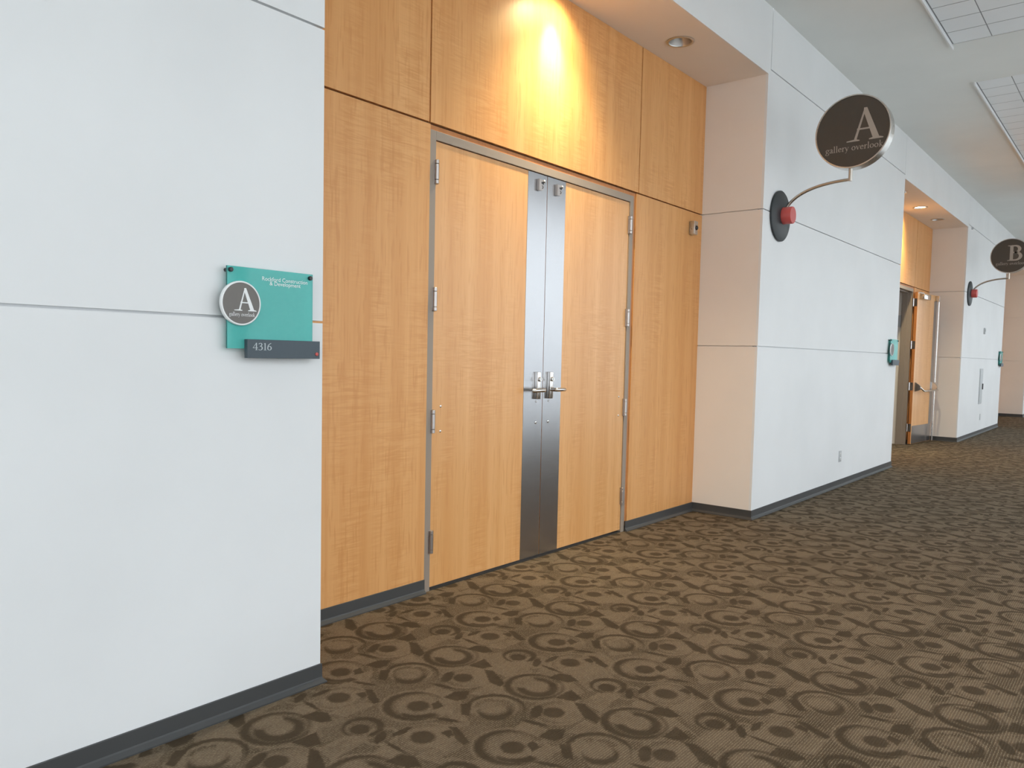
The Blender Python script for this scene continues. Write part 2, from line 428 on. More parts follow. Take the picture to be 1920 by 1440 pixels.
G['A'] = (1.09, [[(.50,1.0),(.55,1.0),(.295,.03),(.215,.03)], [(.48,1.0),(.575,1.0),(.98,.03),(.785,.03),(.475,.88)], rect(.30,.76,.335,.385),
                 [(0,0),(.39,0),(.39,.03),(.30,.055),(.21,.055),(0,.03)], [(.67,0),(1.09,0),(1.09,.03),(.99,.06),(.78,.06),(.67,.03)]])
G['B'] = (0.80, [rect(.13,.31,.02,.98), [(0,0),(.46,0),(.46,.04),(.13,.06),(0,.03)], [(0,1),(.46,1),(.46,.96),(.13,.94),(0,.97)]]
          + [[p for s in [0] for p in q] for q in stroke([(.25,.965),(.40,.965)]+arc(.40,.748,.245,.217,90,-90,16)+[(.25,.531)], .165, .06, 0)]
          + [[p for s in [0] for p in q] for q in stroke([(.25,.531),(.43,.531)]+arc(.43,.283,.29,.248,90,-90,16)+[(.25,.035)], .17, .06, 0)])
G['B'] = (G['B'][0], [list(p) for p in G['B'][1]])
def serif(x, y, w=.36): return [rect(x-w/2, x+w/2, y-.03, y+.03)]
G['o'] = (.98, stroke(arc(.48,.5,.36,.46,0,360,20), .17, .05, 15))
G['a'] = (.86, stroke(smooth([(.14,.78),(.28,.95),(.46,.96),(.58,.84),(.60,.62),(.60,.16),(.68,.04),(.82,.10)]), .17, .05, 15) + stroke(smooth([(.58,.58),(.34,.48),(.16,.34),(.14,.16),(.28,.04),(.46,.08),(.58,.22)]), .15, .05, 15))
G['e'] = (.84, stroke([(.16,.56),(.70,.56)], .05, .05, 0) + stroke(smooth([(.70,.56),(.66,.84),(.44,.96),(.22,.84),(.14,.5),(.22,.16),(.46,.04),(.72,.18)]), .17, .05, 15))
G['g'] = (.90, stroke(arc(.40,.66,.27,.30,0,360,18), .15, .05, 15) + stroke([(.62,.86),(.86,.92)], .10, .08, 0) + stroke(smooth([(.26,.38),(.16,.22),(.30,.10),(.62,.04),(.80,-.14),(.70,-.40),(.38,-.48),(.10,-.36),(.10,-.14),(.30,.06)]), .13, .05, 15))
G['l'] = (.52, stroke([(.25,1.62),(.25,.02)], .16, .05, 0) + serif(.25, .03, .44) + [[(.02,1.56),(.25,1.68),(.25,1.52)]])
G['r'] = (.72, stroke([(.25,.98),(.25,.02)], .16, .05, 0) + serif(.25, .03, .44) + [[(.02,.92),(.25,1.02),(.25,.86)]] + stroke(smooth([(.28,.68),(.42,.90),(.56,.96),(.66,.88)]), .14, .07, 15))
G['v'] = (.88, stroke([(.14,.94),(.45,.06)], .17, .04, 0) + stroke([(.74,.94),(.45,.06)], .06, .04, 0) + serif(.14,.96,.34) + serif(.76,.96,.28))
G['y'] = (.88, stroke([(.14,.94),(.45,.08)], .17, .04, 0) + stroke(smooth([(.74,.94),(.44,.06),(.30,-.36),(.10,-.46)]), .07, .05, 0) + serif(.14,.96,.34) + serif(.76,.96,.28))
G['k'] = (.96, stroke([(.25,1.62),(.25,.02)], .16, .05, 0) + serif(.25,.03,.44) + [[(.02,1.56),(.25,1.68),(.25,1.52)]] + stroke([(.70,.94),(.34,.52)], .06, .05, 0) + stroke([(.38,.56),(.78,.06)], .17, .05, 0) + serif(.72,.96,.34) + serif(.80,.03,.32))
G['4'] = (.86, stroke([(.60,1.42),(.60,.02)], .14, .05, 0) + stroke([(.58,1.40),(.08,.46)], .06, .05, 0) + stroke([(.06,.44),(.82,.44)], .06, .07, 0) + serif(.60,.03,.40))
G['3'] = (.80, stroke(smooth([(.14,1.24),(.30,1.38),(.52,1.36),(.60,1.12),(.50,.88),(.32,.78)]), .14, .06, 0) + stroke(smooth([(.32,.78),(.56,.70),(.66,.44),(.56,.12),(.32,.02),(.10,.10)]), .16, .06, 0))
G['1'] = (.60, stroke([(.32,1.40),(.32,.02)], .15, .05, 0) + serif(.32,.03,.44) + [[(.08,1.28),(.32,1.45),(.32,1.28)]])
G['6'] = (.84, stroke(smooth([(.66,1.42),(.40,1.22),(.20,.90),(.14,.50)]), .13, .06, 0) + stroke(arc(.42,.44,.28,.40,0,360,20), .16, .05, 0))

def text_bm(bm, txt, to3, size, track=0.0, d=0.0006, width=None, mi=0):
    """lay glyphs from (0,0) in a plane; to3(a, b, d); returns width"""
    adv = sum((G[c][0] if c != ' ' else 0.55) + track for c in txt) - track
    k = (width/(adv*size)) if width else 1.0
    x = 0.0; lay = 0
    for c in txt:
        if c == ' ': x += 0.55 + track; continue
        for i, poly in enumerate(G[c][1]):
            vs = [bm.verts.new(to3((x+p[0])*size*k, p[1]*size, d + 0.00002*(i % 5))) for p in poly]
            try: bm.faces.new(vs).material_index = mi
            except ValueError: pass
        x += G[c][0] + track
    return adv*size*k

def font_mesh(txt, size, to3, align='RIGHT', spacing=1.0):
    cu = bpy.data.curves.new('sponsor_line', 'FONT'); cu.body = txt; cu.size = size; cu.align_x = align; cu.space_line = spacing; cu.resolution_u = 3
    ob = bpy.data.objects.new('sponsor_line', cu); COL.objects.link(ob)
    dg = bpy.context.evaluated_depsgraph_get(); me = bpy.data.meshes.new_from_object(ob.evaluated_get(dg))
    bpy.data.objects.remove(ob); bpy.data.curves.remove(cu)
    bm = BM(); bm.from_mesh(me); bpy.data.meshes.remove(me)
    for v in bm.verts: v.co = to3(v.co.x, v.co.y, 0.0006)
    return bm

# ------------------------------------------------------------------ the room shell
def struct(name, bm, mat, label, cat, smooth=None):
    return obj(name, bm, mat, None, smooth=smooth, label=label, cat=cat, kind='structure')

bm = BM(); box(bm, XL, XR, YW, 4.5, -0.12, 0.0)
struct('floor', bm, M['carpet'], 'brown and olive carpet with a repeating pattern of rings and leaves', 'carpet')

# ceiling with two long shallow troughs for the grid panels
HOLES = [(0.30, 7.835), (8.985, 16.50)]
HY0, HY1 = -1.575, -0.955
bm = BM(); T = 0.16
box(bm, XL, XR, HY1, 0.0, ZC, ZC+T); box(bm, XL, XR, YW, HY0, ZC, ZC+T)
xs = XL
for a, b in HOLES:
    box(bm, xs, a, HY0, HY1, ZC, ZC+T); xs = b
box(bm, xs, XR, HY0, HY1, ZC, ZC+T)
for a, b in HOLES: box(bm, a, b, HY0, HY1, ZC+0.10, ZC+T)
struct('ceiling', bm, M['ceil'], 'flat pale grey ceiling of the hall', 'ceiling')
for (a, b), lab in zip(HOLES, ('nearer of the two recessed ceiling panels with a grid of pale cells', 'farther of the two recessed ceiling panels with a grid of pale cells, beyond the A sign')):
    r = empty('ceiling_panel', ((a+b)/2, (HY0+HY1)/2, ZC), lab, 'ceiling panel', 'recessed grid panels in the hall ceiling')
    zp = ZC+0.003
    fr = BM(); box(fr, a-.02, b+.05, HY1-.014, HY1-.003, ZC-.030, ZC+.02); obj('edge_rail', fr, M['wall'], r)
    fr = BM()
    box(fr, a+.001, b-.001, HY0+.001, HY0+.010, ZC-.001, zp+.03)
    box(fr, a+.001, a+.008, HY0+.010, HY1-.014, ZC-.001, zp+.03); box(fr, b-.008, b-.001, HY0+.010, HY1-.014, ZC-.001, zp+.03)
    obj('frame', fr, M['ceil'], r)
    bk = BM(); box(bk, a+.008, b-.008, HY0+.010, HY1-.014, zp+.0018, zp+.02); obj('backing', bk, M['groove'], r)
    g = BM(); n = round((b-a-.02)/.291); p = (b-a-.02)/n
    for k in range(n):
        for y0, y1 in ((-1.560, -1.271), (-1.263, -0.980)):
            box(g, a+.010+k*p+.006, a+.010+(k+1)*p-.006, y0, y1, zp, zp+.0015)
    obj('cell_grid', g, M['tile'], r)

# one bay of white wall between two recesses: plaster boards with open joints over a backing
def bay(name, xa, xb, label, left_open, right_open, fascia_to=None, fascia_x=None):
    bm = BM(); g = GAP/2; t = 0.020
    zb = [0.0, Z1, Z2, Z3]
    for z0, z1 in zip(zb, zb[1:]):
        box(bm, xa, xb, 0.0, t, z0 + (g if z0 else 0), z1 - g)
    # top board between the upright joints
    a = xa + (0.050 if left_open else 0); b = xb - (0.017 if right_open else 0)
    box(bm, a+g, b-g, 0.0, t, Z3+g, ZC)
    la, rb = (0.035 if left_open else 0), (0.035 if right_open else 0)
    box(bm, xa+la, xb-rb, t, 0.12, 0.0, ZC)
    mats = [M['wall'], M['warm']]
    for side, on, x in (('l', left_open, xa), ('r', right_open, xb)):
        if not on: continue
        s = 1 if side == 'l' else -1
        for z0, z1 in zip([0.0, Z1, Z2], [Z1, Z2, ZS+.02]):
            lo, hi = sorted((x, x + s*t))
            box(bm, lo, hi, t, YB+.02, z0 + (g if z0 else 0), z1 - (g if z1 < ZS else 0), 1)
        lo, hi = sorted((x + s*t, x + s*0.12))
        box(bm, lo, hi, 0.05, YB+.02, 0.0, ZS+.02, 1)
    return struct(name, bm, mats, label, 'wall')
bay('wall_left', XL, X0, 'large white wall on the left carrying the teal room sign', False, True)
bay('wall_center', X1, X2, 'white wall between the two door recesses carrying the A sign', True, True)
bay('wall_right', X3, X4, 'white wall beyond the open door carrying the B sign', True, True)
bay('wall_far', X5, XR, 'white wall at the far end of the hall', True, False)
for name, xa, xb, lab in (('wall_fascia', X0, X1, 'white fascia above the closed double door recess'), ('wall_fascia', X2, X3, 'white fascia above the open door recess'), ('wall_fascia', X4, X5, 'white fascia above the farthest recess')):
    bm = BM(); g = GAP/2
    box(bm, xa, xb, 0.0, 0.014, ZS, ZC); box(bm, xa, xb, 0.014, 0.12, ZS+.02, ZC)
    box(bm, xa-0.017+g, xa, 0.0, 0.0139, Z3+g, ZC); box(bm, xb, xb+0.05-g, 0.0, 0.0139, Z3-g, ZC)
    struct(name, bm, M['wall'], lab, 'wall')
for xa, xb, lab in ((X0, X1, 'soffit coloured with warm light over the closed double doors'), (X2, X3, 'soffit coloured with warm light over the open door'), (X4, X5, 'soffit coloured with warm light over the farthest recess')):
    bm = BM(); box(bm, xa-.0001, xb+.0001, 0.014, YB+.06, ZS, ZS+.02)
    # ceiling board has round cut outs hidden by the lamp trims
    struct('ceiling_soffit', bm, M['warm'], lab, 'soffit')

# wood wall behind a recess (panels with open shadow joints), around a door opening
def panel(x0, x1, z0, z1, lab):
    bm = BM(); box(bm, x0, x1, YB-.006, YB+.016, z0, z1, bev=0.0012)
    return struct('wall_panel', bm, M['wood'], lab, 'wall panel')
def recess(xa, xb, n, where, vis=True):
    fl, fr = xa+1.083, xb-1.113          # frame outside
    jt = 0.005
    xl, xr = xa+1.077, xb-1.054          # upright joints above the door
    panel(xa-.02, fl-jt+.004, ZB-.04, Z2-jt, f'tall lower wood panel left of the {where}')
    panel(fr+.030, xb+.012, ZB-.04, Z2-jt, f'tall lower wood panel right of the {where}')
    panel(xa-.02, xl-jt, Z2+jt, ZS, f'upper left wood panel above the {where}')
    panel(xl+jt, xr-jt, Z2+jt, ZS, f'wide upper middle wood panel above the {where}')
    panel(xr+jt, xb+.012, Z2+jt, ZS, f'upper right wood panel above the {where}')
    bm = BM()
    for bx in ((xa-.02, fl+.02, YB+.0165, YB+.05, 0, ZS), (fr-.02, xb+.012, YB+.0165, YB+.05, 0, ZS), (fl+.02, fr-.02, YB+.0165, YB+.05, FRAME_TOP-.02, ZS)): box(bm, *bx)
    struct('wall_backing', bm, M['joint'], f'dark backing behind the wood panels of the {where}', 'wall')
    bm = BM()
    box(bm, fl-.004, fr+.026, YB+.002, YB+.0155, FRAME_TOP+.001, Z2-.005)
    box(bm, fr+.001, fr+.026, YB+.002, YB+.0155, ZB, FRAME_TOP+.001)
    struct(f'trim_{2*n-1}', bm, M['wood_edge'], f'thin orange wood filler strip around the frame of the {where}', 'trim')
    bm = BM(); w = 0.046
    poly = lambda a0, a1, z0, z1: box(bm, a0, a1, YB-.002, YB+.14, z0, z1, bev=0.0015)
    poly(fl, fl+w, 0, FRAME_TOP); poly(fr-w, fr, 0, FRAME_TOP); poly(fl+w-.0005, fr-w+.0005, DOOR_TOP, FRAME_TOP)
    # stops inside the rebate
    box(bm, fl+w, fl+w+.016, YB+.062, YB+.14, 0, DOOR_TOP); box(bm, fr-w-.016, fr-w, YB+.062, YB+.14, 0, DOOR_TOP); box(bm, fl+w, fr-w, YB+.062, YB+.14, DOOR_TOP-.016, DOOR_TOP)
    struct(f'trim_{2*n}', bm, M['frame'], f'taupe painted metal frame of the {where}', 'door frame')
    return fl+w, fr-w
D1 = recess(X0, X1, 1, 'closed double doors')
D2 = recess(X2, X3, 2, 'open far door')
# third recess: only its right flank shows
bm = BM(); box(bm, X4-.02, X5+.012, YB-.006, YB+.05, 0, ZS)
struct('wall_panel', bm, M['wood'], 'wood wall at the back of the farthest recess', 'wall panel')

# passage behind the open door
bm = BM()
box(bm, D2[1]+.006, D2[1]+.12, YB+.14, 3.6, 0, 2.75, 0); box(bm, D2[0]-.12, D2[0]-.006, YB+.14, 3.6, 0, 2.75, 0)
box(bm, D2[0]-.12, D2[1]+.12, 3.6, 3.7, 0, 2.75, 0); box(bm, D2[0]-.12, D2[1]+.12, YB+.14, 3.7, 2.72, 2.80, 1)
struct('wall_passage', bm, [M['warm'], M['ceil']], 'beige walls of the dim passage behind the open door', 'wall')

# rubber base with a toe, run along the skirting line
def base_run(name, pts, label):
    prof = [(0.0, 0.0), (0.020, 0.0), (0.020, 0.005), (0.0075, 0.018), (0.006, 0.024), (0.0055, ZB-.002), (0.004, ZB), (0.0, ZB)]
    P = [Vector(p) for p in pts]; nrm = []
    for a, b in zip(P, P[1:]):
        d = (b-a).normalized(); nrm.append(Vector((d.y, -d.x)))
    bm = BM(); rows = []
    for i, p in enumerate(P):
        if i == 0: m = nrm[0]
        elif i == len(P)-1: m = nrm[-1]
        else:
            m = (nrm[i-1]+nrm[i]); m = m/ (m.dot(nrm[i]))
        rows.append([bm.verts.new((p.x+m.x*d, p.y+m.y*d, z)) for d, z in prof])
    for A, B in zip(rows, rows[1:]):
        for k in range(len(prof)-1): bm.faces.new([A[k], A[k+1], B[k+1], B[k]])
    bm.faces.new(rows[0]); bm.faces.new(rows[-1])
    return struct(name, bm, M['rubber'], label, 'baseboard')
YP = YB-.006
base_run('baseboard_left', [(XL, 0), (X0, 0), (X0, YP), (X0+1.082, YP)], 'charcoal rubber baseboard under the left wall and left of the closed doors')
base_run('baseboard_center', [(X1-1.111, YP), (X1, YP), (X1, 0), (X2, 0), (X2, YP), (X2+1.082, YP)], 'charcoal rubber baseboard along the wall between the two door recesses')
base_run('baseboard_right', [(X3-1.111, YP), (X3, YP), (X3, 0), (X4, 0), (X4, YP), (X5, YP), (X5, 0), (XR, 0)], 'charcoal rubber baseboard along the wall beyond the open door')

# unseen windows and near-end glazing put in to supply daylight, and the far end
bm = BM(); box(bm, XL, XR, YW-.2, YW, 0, 0.05); box(bm, XL, XR, YW-.2, YW, 3.95, ZC+.1); struct('wall_window', bm, M['wall'], 'low sill and head of the unseen long window wall', 'wall')
bm = BM(); box(bm, XL-.2, XL, YW-.2, 0.15, 3.95, ZC+.1); box(bm, XL-.2, XL, YW-.2, 0.15, 0, .05); box(bm, XL-.2, XL, -.1, .15, .05, 3.95); struct('wall_near_end', bm, M['wall'], 'head and sill around the added glazing at the near end of the hall', 'wall')
bm = BM(); box(bm, XR, XR+.2, YW-.2, 0.15, 0, ZC+.1); struct('wall_far_end', bm, M['wall'], 'plain white wall closing the far end of the hall', 'wall')
NW = 14; W = (XR-XL)/NW
for k in range(NW):
    a, b = XL+k*W, XL+(k+1)*W
    bm = BM(); f = 0.05
    for bx in ((a, a+f, .05, 3.95), (b-f, b, .05, 3.95), (a+f, b-f, .05, .05+f), (a+f, b-f, 3.95-f, 3.95), ((a+b)/2-.03, (a+b)/2+.03, .05+f, 3.95-f)):
        box(bm, bx[0], bx[1], YW-.14, YW-.04, bx[2], bx[3])
    w = struct(f'window_{k+1}', bm, M['alum'], f'tall unseen window put in to supply daylight', 'window')
    w['group'] = 'unseen windows put in to supply daylight'
    pb = BM(); box(pb, a+f, b-f, YW-.092, YW-.086, .05+f, 3.95-f)
    obj('pane', pb, M['pane'], w)
bm = BM(); f = .05; ya, yb = YW, -.1  # near-end glazing, added to brighten the recess returns
for y0, y1, z0, z1 in [(ya, ya+f, .05, 3.95), (yb-f, yb, .05, 3.95), (ya+f, yb-f, .05, .05+f), (ya+f, yb-f, 3.95-f, 3.95)] + [(ya+(yb-ya)*q/3-.03, ya+(yb-ya)*q/3+.03, .05+f, 3.95-f) for q in (1, 2)]:
    box(bm, XL-.14, XL-.04, y0, y1, z0, z1)
w = struct('window_15', bm, M['alum'], 'unseen framed window added at the near end of the hall for light', 'window')
pb = BM(); box(pb, XL-.092, XL-.086, ya+f, yb-f, .05+f, 3.95-f); obj('pane', pb, M['pane'], w)
bm = BM(); box(bm, -60, 80, -32, YW-.2, -.5, -.4); box(bm, -60, XL-.2, YW-.2, 20, -.5, -.4)
struct('ground_outside', bm, M['ground'], 'unseen paving outside the windows, kept pale to bounce light in', 'ground')

# ------------------------------------------------------------------ doors
HZ = [2.278, 1.602, 0.940, 0.276]
def hinge(root, x, y, z, side, big=1.0):
    """knuckle barrel with two short leaves; side -1: frame to the left"""
    h = 0.128
    lf = BM(); box(lf, x-.015, x+.013, y+.003, y+.022, z-h/2, z+h/2, bev=.001)
    H = obj('hinge', lf, M['hinge'], root)
    kn = BM(); z0 = z-h/2
    for L_ in (.022, .084, .022):
        lathe(kn, (x+.001, y-.002, z0+.0008), (0, 0, 1), [(0, .0110), (.0015, .0125), (L_-.0031, .0125), (L_-.0016, .0110)], 24)
        z0 += L_
    obj('knuckle', kn, M['hinge'], H, smooth=40)

def lever_set(root, x, s, yf):
    """tall escutcheon with key cylinder and lever; s = direction the lever points"""
    e = BM(); box(e, x-.018, x+.018, yf-.024, yf, 1.034, 1.206, bev=.003)
    E_ = obj('escutcheon', e, M['nickel'], root, smooth=30)
    c = BM(); lathe(c, (x, yf-.024, 1.160), (0, -1, 0), [(0, .0145), (.010, .0145), (.013, .012), (.013, 0)], 28)
    C_ = obj('key_cylinder', c, M['nickel'], E_, smooth=35)
    k = BM(); box(k, x-.0015, x+.0015, yf-.0377, yf-.037, 1.152, 1.168); obj('keyhole', k, M['black'], E_)
    l = BM()
    pts = [(x, yf-.020, 1.093), (x, yf-.052, 1.093)] + [Vector(p) for p in bez((x, yf-.062, 1.093), (x+s*.004, yf-.072, 1.093), (x+s*.02, yf-.074, 1.093), (x+s*.045, yf-.072, 1.093), 10)] + [(x+s*.075, yf-.068, 1.092), (x+s*.095, yf-.060, 1.091), (x+s*.100, yf-.050, 1.091)]
    tube(l, pts, [.0125]*len(pts), 16)
    obj('lever', l, M['nickel'], root, smooth=50)

def hook(root, x, yf, z):
    """chunky nickel catch: a plate with a notch cut into its right side and a rounded lower jaw"""
    p = [(-.026, .034), (.023, .034), (.023, .020), (-.006, .020), (-.006, .006), (.010, .006), (.021, .000), (.026, -.010), (.023, -.023), (.012, -.033), (.002, -.036), (-.026, -.036)]
    b = BM(); prism(b, p, lambda a, c, d: Vector((x+a, yf-d, z+c)), 0, .020)
    bmesh.ops.bevel(b, geom=list(b.edges), offset=.0022, segments=2, affect='EDGES')
    o = obj('catch', b, M['hinge'], root, smooth=40)
    n = BM(); lathe(n, (x+.026, yf, z+.024), (0, -1, 0), [(0, .009), (.024, .009), (.028, .006), (.028, 0)], 20)
    obj('pin', n, M['nickel'], o, smooth=35)
    n = BM(); box(n, x-.007, x+.0235, yf-.0190, yf-.001, z+.0058, z+.0202)
    prism(n, [(.004, -.002), (.013, -.005), (.018, -.012), (.015, -.020), (.006, -.025), (.003, -.021), (.009, -.017), (.010, -.012), (.008, -.008), (.002, -.007)], lambda a, c, d: Vector((x+a, yf-d, z+c)), .0196, .0206)
    obj('notch', n, M['black'], o)

YD = YB+.006            # outside face of a closed leaf
def leaf(name, xa, xb, hinge_left, label, hardware=True):
    root = empty(name, ((xa+xb)/2, YD+.022, 0), label, 'door', None, 'structure')
    b = BM(); box(b, xa+.003, xb-.002, YD, YD+.044, .019, DOOR_TOP-.004, bev=.001)
    obj('leaf', b, M['wood_door'], root)
    pw = .196
    px0, px1 = (xb-pw, xb-.0025) if hinge_left else (xa+.0025, xa+pw+.004)
    p = BM(); box(p, px0, px1, YD-.0018, YD, .020, DOOR_TOP-.005); obj('steel_plate', p, M['steel'], root)
    hx = xa if hinge_left else xb
    for z in HZ: hinge(root, hx, YD-.012, z, -1 if hinge_left else 1)
    s = 1 if hinge_left else -1
    if hardware:
        c = xb-.066 if hinge_left else xa+.066
        yf = YD-.0018
        lever_set(root, c, -s, yf)
        hook(root, (xb-.085) if hinge_left else (xa+.107), yf, 2.372)
        for z, r in ((1.018, .0065), (.884, .0095)):
            q = BM(); lathe(q, (c, yf, z), (0, -1, 0), [(0, r), (.002, r), (.004, r*.7), (.004, 0)], 20); B_ = obj('bolt_head', q, M['nickel'], root, smooth=40)
            q = BM(); box(q, c-r*.55, c+r*.55, yf-.0046, yf-.004, z-.0012, z+.0012); obj('slot', q, M['black'], B_)
        for z in (1.020, .882):
            x = hx + s*.072
            q = BM(); lathe(q, (x, YD, z), (0, -1, 0), [(0, .007), (.002, .007), (.0035, .004), (.0035, 0)], 20); obj('bolt_head', q, M['nickel'], root, smooth=40)
    return root
DC = 3.990
leaf('door_1', D1[0], DC, True, 'left leaf of the closed double doors, figured blond wood with a steel strip')
leaf('door_2', DC, D1[1], False, 'right leaf of the closed double doors, figured blond wood with a steel strip')
leaf('door_4', D2[0], (D2[0]+D2[1])/2, True, 'closed leaf of the far doorway, hidden behind the white wall', hardware=False)
# dark gap under the closed doors: its shade laid in as a strip
bm = BM(); box(bm, D1[0], D1[1], YB+.002, YB+.05, 0.0, .008)
struct('trim_5', bm, M['darkgap'], 'dark strip laid in as the gap shade under the closed double doors', 'gap shade strip')

# the open leaf of the far doorway, folded back against the wood wall: built lying open along +X, then turned about its pin
OPEN = math.radians(-5.0)
LW = (D2[1]-D2[0])/2 - .006
pin = Vector((D2[1]+.004, YB-.016, 0))
root = empty('door_3', pin, 'open wood leaf of the far doorway folded back, with panic bar and kick plate', 'door', None, 'structure', rotz=OPEN)
def LB(name, b, mat, parent=None, smooth=None, label=None):
    return obj(name, b, mat, parent or root, world=False, smooth=smooth, label=label)
ya, yb_ = -.060, -.016        # face towards the hall, face towards the wall (local)
b = BM(); box(b, .010, .010+LW, ya, yb_, .014, DOOR_TOP-.004, bev=.001); Lf = LB('leaf', b, M['wood_door'])
b = BM(); box(b, .0085, .0102, ya+.001, yb_-.001, .015, DOOR_TOP-.005); LB('edge_band', b, M['wood_edge'], label='orange edge band of the door')
b = BM(); box(b, LW-.125, LW+.0105, ya-.0018, ya, .30, DOOR_TOP-.10); LB('steel_plate', b, M['steel'])
b = BM(); box(b, .030, LW-.004, ya-.0020, ya, .018, .305); LB('kick_plate', b, M['steel'])
b = BM(); box(b, .14, .46, ya-.062, ya, 2.335, 2.415, bev=.006); Cl = LB('door_closer', b, M['nickel'], smooth=30)
b = BM(); tube(b, [(.20, ya-.03, 2.42), (.20, ya-.03, 2.432), (.10, ya-.01, 2.436), (.03, ya+.02, 2.436)], .008, 10); LB('arm', b, M['nickel'], Cl, smooth=40)
b = BM(); tube(b, [(LW-.055, ya-.050, 2.36), (LW-.055, ya-.050, 1.00)], .011, 14); V1 = LB('vertical_rod', b, M['nickel'], smooth=40)
b = BM(); tube(b, [(LW-.055, ya-.050, .86), (LW-.055, ya-.050, .02)], .011, 14); LB('vertical_rod', b, M['nickel'], smooth=40)
b = BM(); box(b, LW-.075, LW-.035, ya-.065, ya, 2.34, DOOR_TOP-.01, bev=.004); LB('latch_case', b, M['nickel'], V1, smooth=30)
for xx, w_ in ((.075, .045), (LW-.055, .040)):
    b = BM()
    prism(b, [(0, 1.005), (.020, 1.005), (.085, .955), (.100, .915), (.085, .885), (.020, .860), (0, .860)], lambda a, c, d: Vector((xx+d, ya-a, c)), -w_/2, w_/2)
    bmesh.ops.bevel(b, geom=list(b.edges), offset=.004, segments=2, affect='EDGES'); LB('bar_bracket', b, M['nickel'], smooth=40)
b = BM(); tube(b, [(.075, ya-.085, .925)] + bez((.10, ya-.095, .91), (.13, ya-.11, .885), (.15, ya-.115, .872), (.19, ya-.115, .868), 8) + [(LW-.09, ya-.112, .872), (LW-.055, ya-.088, .885)], .014, 16); LB('panic_bar', b, M['nickel'], smooth=45)
for z in HZ:
    b = BM(); lathe(b, (0, 0, z-.064), (0, 0, 1), [(0, .010), (.001, .011), (.127, .011), (.128, .010)], 20)
    hN = LB('hinge', b, M['nickel'], smooth=40)
    b = BM(); box(b, .0068, .0086, ya+.004, yb_, z-.062, z+.062); LB('hinge_leaf', b, M['nickel'], hN)
# hinge leaves left in the jamb, and a grey plate on the passage wall
for z in HZ[:1]:
    pass
b = BM(); box(b, D2[1]-.0065, D2[1]-.001+.007, YB+.150, YB+.205, 1.885, 2.075, bev=.003)
obj('wall_plate', b, M['greyplastic'], label='small grey plate on the passage wall just inside the open door', cat='wall plate')

# ------------------------------------------------------------------ blade signs on curved arms
def blade_sign(x, letter, label):
    zc = 2.513
    xf = x-.028     # near face of the round sign
    root = empty('hanging_sign', (x, 0, zc), label, 'sign', 'round signs on curved wall arms')
    b = BM(); lathe(b, (x, 0, zc), (0, -1, 0), [(0, .203), (.006, .208), (.018, .208), (.022, .203), (.036, .110), (.040, .070), (.040, 0)], 64)
    obj('mounting_disc', b, M['backdisc'], root, smooth=50, label='charcoal mounting disc')
    b = BM(); lathe(b, (x, -.036, zc), (0, -1, 0), [(0, .070), (.078, .070), (.083, .067), (.083, 0)], 48)
    obj('cap', b, M['red'], root, smooth=40, label='coral red cap')
    b = BM()
    pts = bez((x, -.048, zc+.030), (x, -.085, zc+.150), (x, -.25, zc+.232), (x, -.560, zc+.234), 28)
    tube(b, pts, .0125, 16); obj('arm', b, M['tubing'], root, smooth=50)
    b = BM(); tube(b, [(x, -.556, zc+.222), (x, -.556, zc+.325)], .0150, 20); obj('post', b, M['tubing'], root, smooth=50)
    cy, cz, R, th = -.562, 3.114, .283, .105
    b = BM(); lathe(b, (xf, cy, cz), (1, 0, 0), [(.004, R-.012), (0, R-.010), (0, R-.002), (.002, R), (th-.002, R), (th, R-.002), (th, R-.010), (th-.004, R-.012)], 96, cap0=False, cap1=False)
    obj('rim', b, M['rim'], root, smooth=30, label='brushed steel rim')
    b = BM(); lathe(b, (xf, cy, cz), (1, 0, 0), [(.004, 0), (.004, R-.011), (th-.004, R-.011), (th-.004, 0)], 96)
    obj('sign_face', b, M['signface'], root)
    b = BM()
    for sgn in (-1, 1):
        to = (lambda a, c, d: Vector((xf+.004-d, -.523-a, 3.032+c))) if sgn < 0 else (lambda a, c, d: Vector((xf+th-.004+d, -.792+a, 3.032+c)))
        text_bm(b, letter, to, .250, width=.269 if letter == 'A' else .205)
        to = (lambda a, c, d: Vector((xf+.004-d, -.365-a, 2.966+c))) if sgn < 0 else (lambda a, c, d: Vector((xf+th-.004+d, -.791+a, 2.966+c)))
        text_bm(b, 'gallery overlook', to, .0305, track=.03, width=.428)
    obj('lettering', b, M['signtext'], root)
blade_sign(6.500, 'A', 'round dark sign lettered A on a curved arm above the white wall')
blade_sign(15.262, 'B', 'round dark sign lettered B on a curved arm beyond the open door')

